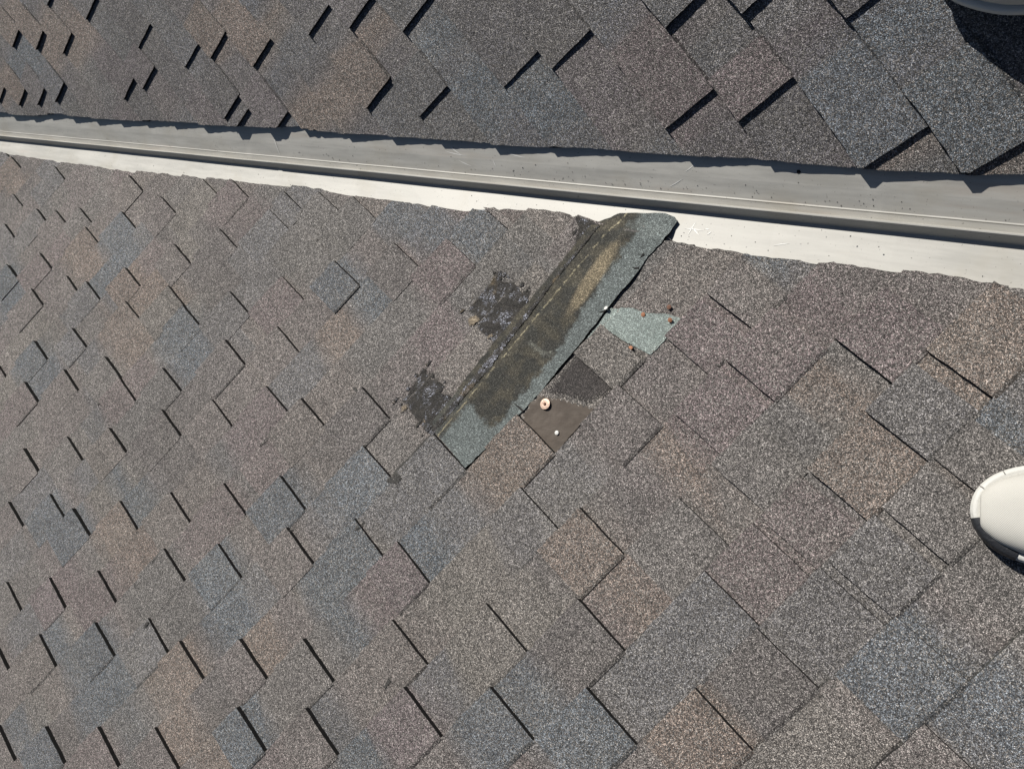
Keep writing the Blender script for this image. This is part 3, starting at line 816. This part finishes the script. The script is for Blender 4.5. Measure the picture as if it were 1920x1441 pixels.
# ------------------------------------------------------------------ nails
COPPER = solid('copper', (.34, .15, .08), .6, .4, (900, .001), .45, 500)
COPPER.node_tree.nodes['Principled BSDF'].inputs['Metallic'].default_value = .2
COPPERP = solid('pale_copper_cap', (.55, .39, .30), .5, .45, (500, .0006), .2, 300)
COPPERP.node_tree.nodes['Principled BSDF'].inputs['Metallic'].default_value = .25
DULL = solid('dark_copper_head', (.16, .075, .045), .6, .4, (900, .001), .5, 500)
STEEL = solid('white_nail_head', (.55, .54, .51), .45, .5, None, .1, 200)
def lathe(name, prof, mat, c, z, tilt=(0, 0), n=20, label=None, parent=None):
    bm = bmesh.new()
    rows = []
    for r, h in prof:
        rows.append([bm.verts.new(Vector((r*math.cos(2*math.pi*i/n), r*math.sin(2*math.pi*i/n), h)) * E) for i in range(n)])
    for a, b in zip(rows, rows[1:]):
        for i in range(n): bm.faces.new((a[i], a[(i+1) % n], b[(i+1) % n], b[i]))
    bm.faces.new(rows[-1]); bm.faces.new(rows[0][::-1])
    o = finish(name, bm, [mat], parent or roofA, smooth=False)
    if not parent:
        o.location = Vector((*c, z)) * E
        o.rotation_euler = (tilt[0], tilt[1], random.uniform(0, 3))
    if label: o['label'] = label
    return o
head = lambda r: [(r*.25, -.05), (r*.25, 0), (r*.9, .002), (r, .010), (r*.92, .020), (r*.3, .024)]
for k, lb, mt in (('c1', 'dark copper nail head at the upper right corner of the pale patch', DULL), ('c2', 'copper nail head near the top of the pale patch', COPPER),
              ('c3', 'bright copper nail head below the dark one', COPPER), ('c4', 'copper nail head on the lower left edge of the pale patch', COPPER)):
    c = D['NAILS'][k]
    lathe('nail', head(.041), mt, c, max(surfA(*c), .055) + .008, (random.uniform(-.3, .3), random.uniform(-.3, .3)), 14, lb)
c = D['NAILS']['w1']
lathe('nail', head(.042), STEEL, c, max(surfA(*c), strip_z(*c)) + .012, (.4, -.3), 9, 'small white nail head beside the stained lap')
c = D['NAILS']['w2']
lathe('nail', head(.042), STEEL, c, felt_z(*c) + .004, (0, 0), 14, 'white nail head on the brown underlayment')
c = D['NAILS']['cap']
cap = lathe('cap_nail', [(.098, 0), (.103, .006), (.100, .014), (.060, .022), (.052, .018), (.02, .018)], COPPERP, c, felt_z(*c) + .016, (.05, .05), 26, 'pale copper cap nail on the brown underlayment')
lathe('nail_head', [(.030, .012), (.030, .028), (.022, .036), (.01, .038)], DULL, None, 0, n=12, parent=cap)

rg = random.Random(11)
def grains(name, par, n, place, rad, mats):
    bm = bmesh.new()
    for i in range(n):
        x, y, z = place()
        q = rg.uniform(*rad)
        vs = [bm.verts.new(Vector((x+dx*q*rg.uniform(.6, 1.3), y+dy*q*rg.uniform(.6, 1.3), z+dz*q*rg.uniform(.5, 1))) * E) for dx, dy, dz in ((1,0,0),(0,1,0),(-1,0,0),(0,-1,0),(0,0,1))]
        mi = rg.randrange(len(mats))
        for k in range(4):
            f = bm.faces.new((vs[k], vs[(k+1) % 4], vs[4])); f.material_index = mi
    o = finish(name, bm, mats, par, recalc=False)
    o['kind'] = 'stuff'
GM = [solid('loose_grain_dark', (.03, .028, .026), .8), solid('loose_grain_grey', (.16, .15, .14), .8), solid('loose_grain_pale', (.38, .36, .33), .8)]
def on_b():
    q = .235 + abs(rg.gauss(0, .09)) if rg.random() < .6 else rg.uniform(.24, .85)
    u = rg.uniform(-1, 15) if rg.random() < .7 else rg.uniform(-1, 26)
    y, z = bside(q, zf2 + .012 + max(0, min(.02, (q-.215)*.07)))
    return -u, y, z
def on_a():
    q = rg.uniform(.13, .62); u = rg.uniform(-1, 24)
    return -u, -q, zf2 + .008
grains('loose_granules', fl2, 150, on_b, (.005, .013), GM[:2])
grains('loose_granules', fl2, 70, on_a, (.005, .012), GM[:2])
def on_roof():
    d, l = rg.uniform(-3, 12), rg.uniform(1, 18)
    return d, l, surfA(d, l) + .004
grains('loose_granules', roofA, 260, on_roof, (.008, .018), [GM[0], GM[2]])

# ------------------------------------------------------------------ sneakers
def knit(name, col, sc):
    n = N(name)
    ob = n.new('ShaderNodeTexCoord').outputs['Object']
    x, y, z = n.sep(ob)
    k = 2*math.pi/.0021
    wv = n.m('MULTIPLY', n.m('SINE', n.m('MULTIPLY', x, k)), n.m('SINE', n.m('MULTIPLY', y, k*.8)))
    f = n.noise(ob, 35, 4)
    c = n.mix(f, tuple(v*.90 for v in col), tuple(v*1.05 for v in col))
    c = n.mix(n.m('MULTIPLY', n.sm(wv, .1, .7), .05), c, tuple(v*.72 for v in col))
    n.bump(n.m('ADD', wv, n.m('MULTIPLY', f, 2.0)), .0003, .5)
    return n.fin(c, .85, .2)
KNIT = knit('white_knit', (.46, .445, .405), 1)
FOAM = solid('white_foam', (.50, .49, .455), .6, .3, (180, .0008), .06, 40)
RUBBER = solid('black_rubber', (.018, .019, .022), .55, .4, (260, .001), .3)
LACE = solid('white_lace', (.75, .73, .68), .8, .2, None, .06)
INSIDE = solid('dark_lining', (.03, .03, .032), .9)
def interp(tab, s):
    for (a, x), (b, y) in zip(tab, tab[1:]):
        if a <= s <= b:
            t = (s-a)/(b-a); return x+(y-x)*t
    return tab[-1][1]
HW = [(0, .0), (.03, .17), (.08, .28), (.16, .39), (.3, .505), (.5, .60), (.8, .675), (1.1, .70), (1.5, .66), (2.0, .56), (2.5, .51), (2.9, .50), (3.15, .45), (3.3, .33), (3.38, .18), (3.42, 0)]
TOP = [(0, .34), (.15, .50), (.35, .60), (.7, .70), (1.1, .88), (1.5, 1.10), (1.9, 1.28), (2.3, 1.15), (2.8, 1.05), (3.2, 1.15), (3.42, 1.15)]
def ring(s, dw, zz):
    """left and right points of the sole outline at s, grown by dw"""
    w = interp(HW, s)
    return w
def outline_pts(grow, n=36):
    """closed outline of the shoe seen from above, toe first"""
    ss = [0, .03, .08, .16, .3, .5, .8, 1.1, 1.5, 2.0, 2.5, 2.9, 3.15, 3.3, 3.38, 3.42]
    L = [(s, interp(HW, s)) for s in ss]
    # finer resample with smoothing
    pts = [(s, w) for s, w in L] + [(s, -w) for s, w in L[-2:0:-1]]
    cx, out = 1.7, []
    m = len(pts)
    res = []
    for i in range(m):
        p0, p1, p2, p3 = [Vector(pts[(i+j) % m]) for j in (-1, 0, 1, 2)]
        for t in (0, .33, .66):
            q = .5*((2*p1)+(p2-p0)*t+(2*p0-5*p1+4*p2-p3)*t*t+(3*p1-p0-3*p2+p3)*t**3)
            res.append(q)
    m = len(res)
    for i in range(m):
        tg = (res[(i+1) % m]-res[i-1]).normalized()
        nrm = Vector((-tg.y, tg.x))
        out.append(res[i] + nrm*grow)
    return out
def band(root, name, levels, mat, sel=None, capb=True, close=True):
    """stack of outlines: levels = [(grow, z)]"""
    bm = bmesh.new(); rows = []
    for g, z in levels:
        rows.append([bm.verts.new(Vector((p.x, p.y, z + (.04*max(0, (.55-p.x)/.55)**2) + .0*p.x)) * E) for p in outline_pts(g)])
    m = len(rows[0])
    for a, b in zip(rows, rows[1:]):
        for i in range(m):
            if sel and not sel(i, m): continue
            bm.faces.new((a[i], a[(i+1) % m], b[(i+1) % m], b[i]))
    if close:
        bm.faces.new(rows[0][::-1]); bm.faces.new(rows[-1])
    o = finish(name, bm, [mat], root, smooth=True)
    return o
def sneaker(mw, label, flip, patch_from, patch_to):
    root = empty('sneaker', mw, label, 'shoe')
    root['group'] = 'white sneakers of the photographer'
    band(root, 'outsole', [(-.06, 0), (-.03, .012), (-.03, .07), (-.06, .08)], RUBBER)
    band(root, 'midsole', [(-.06, .075), (-.015, .085), (.005, .14), (.0, .20), (-.025, .225), (-.03, .232), (-.01, .25), (-.008, .30), (-.03, .335), (-.07, .34), (-.10, .325)], FOAM)
    # black rubber guard wrapped on one side of the toe
    n = len(outline_pts(0))
    def sel(i, m): return patch_from <= (i if not flip else m-i) <= patch_to
    g = band(root, 'toe_guard', [(-.02, .08), (.012, .10), (.018, .16), (.012, .24), (.0, .31), (-.03, .352), (-.10, .36)], RUBBER, sel, close=False)
    pts_o = outline_pts(0)
    for i in (7, 13, 19, 25) if not flip else ():
        p, q = pts_o[i], pts_o[(i+1) % len(pts_o)]
        tg = (q - p).normalized(); nr = Vector((-tg.y, tg.x))
        bm = bmesh.new()
        prof = [(-.055, .343), (-.030, .342), (-.006, .312), (.001, .26)]
        pr = None
        for g, z in prof:
            c = p + nr*(g + .004)
            row = [bm.verts.new(Vector((c.x+sg*tg.x*.006, c.y+sg*tg.y*.006, z + .006 + .04*max(0, (.55-p.x)/.55)**2)) * E) for sg in (1, -1)]
            if pr: bm.faces.new((pr[0], row[0], row[1], pr[1]))
            pr = row
        finish('sole_notch', bm, [GM[1]], root)
    # upper: lofted cross-sections
    bm = bmesh.new(); rows = []
    ss = [.10, .125, .17, .23, .3, .42, .56, .72, .9, 1.1, 1.35, 1.6, 1.85, 2.1, 2.4, 2.7, 3.0, 3.2, 3.3, 3.36]
    na = 20
    for s in ss:
        w = max(.02, interp(HW, s) - .10)
        h = interp(TOP, s); z0 = .30 + .04*max(0, (.55-s)/.55)**2
        h = max(h, z0 + .05)
        row = []
        for i in range(na + 1):
            a = math.pi*i/na
            ca, sa = math.cos(a), math.sin(a)
            pw = .8 if s < 1.2 else .95
            y = w*math.copysign(abs(ca)**pw, ca); z = z0 + (h-z0)*sa**.75
            if s > 1.9 and z > .9: y *= .92
            row.append(bm.verts.new(Vector((s, y, z)) * E))
        rows.append(row)
    for k, (a, b) in enumerate(zip(rows, rows[1:])):
        for i in range(na):
            if 2.0 < ss[k] < 3.15 and 6 <= i <= 13: continue        # collar opening
            bm.faces.new((a[i], a[i+1], b[i+1], b[i]))
    bm.faces.new(rows[0]); bm.faces.new(rows[-1][::-1])
    o = finish('upper', bm, [KNIT], root, smooth=True)
    sb = o.modifiers.new('smooth', 'SUBSURF'); sb.levels = 1; sb.render_levels = 2
    sd = o.modifiers.new('thickness', 'SOLIDIFY'); sd.thickness = .003; sd.offset = -1
    # insole, tongue, laces
    bm = bmesh.new()
    bm.faces.new([bm.verts.new(Vector((1.8+.65*(1+math.cos(t*.3926991)), .4*math.sin(t*.3926991), .5)) * E) for t in range(16)])
    finish('insole', bm, [INSIDE], root)
    bm = bmesh.new()
    prev = None
    for j, (s, z) in enumerate(((1.25, .99), (1.6, 1.16), (1.95, 1.34), (2.2, 1.50))):
        row = [bm.verts.new(Vector((s, y, z - .12*abs(y)/.3)) * E) for y in (-.28, -.14, 0, .14, .28)]
        if prev:
            for q in range(4): bm.faces.new((prev[q], prev[q+1], row[q+1], row[q]))
        prev = row
    o = finish('tongue', bm, [KNIT], root, smooth=True)
    md = o.modifiers.new('thickness', 'SOLIDIFY'); md.thickness = .005
    for j in range(4):
        s = 1.25 + j*.19
        bm = bmesh.new(); prev = None
        for q in range(9):
            t = q/8; y = -.34 + .68*t
            z = interp(TOP, s) + .03 - .30*(2*t-1)**2*.6
            sx = s + (.10*(t-.5) if j % 2 else -.10*(t-.5))
            row = [bm.verts.new(Vector((sx + .035*math.cos(a), y, z + .02*math.sin(a))) * E) for a in (0, 1.57, 3.14, 4.71)]
            if prev:
                for r in range(4): bm.faces.new((prev[r], prev[(r+1) % 4], row[(r+1) % 4], row[r]))
            prev = row
        finish('lace', bm, [LACE], root, smooth=True)
    return root
def shoe_mw(R, tip, ax, z):
    """tip (x, y) and heel-ward axis in the roof's local frame"""
    base = MA if R is RA else MB
    x = Vector((ax[0], ax[1], 0)).normalized()
    y = Vector((0, 0, 1)).cross(x)
    m = Matrix((x, y, Vector((0, 0, 1)))).transposed().to_4x4()
    m.translation = Vector((tip[0], tip[1], z)) * E
    return base @ m
s1 = sneaker(shoe_mw(RA, (-2.14, 3.255), (-.774, -.633), .06), 'white knit sneaker with a black rubber toe guard, standing on the sunlit slope', False, 75, 87)
s2 = sneaker(shoe_mw(RB, (3.82, -1.16), (-.70, -.714), .12), 'grey-white sneaker at the top right corner, casting a black shadow on the upper slope', False, 200, 201)
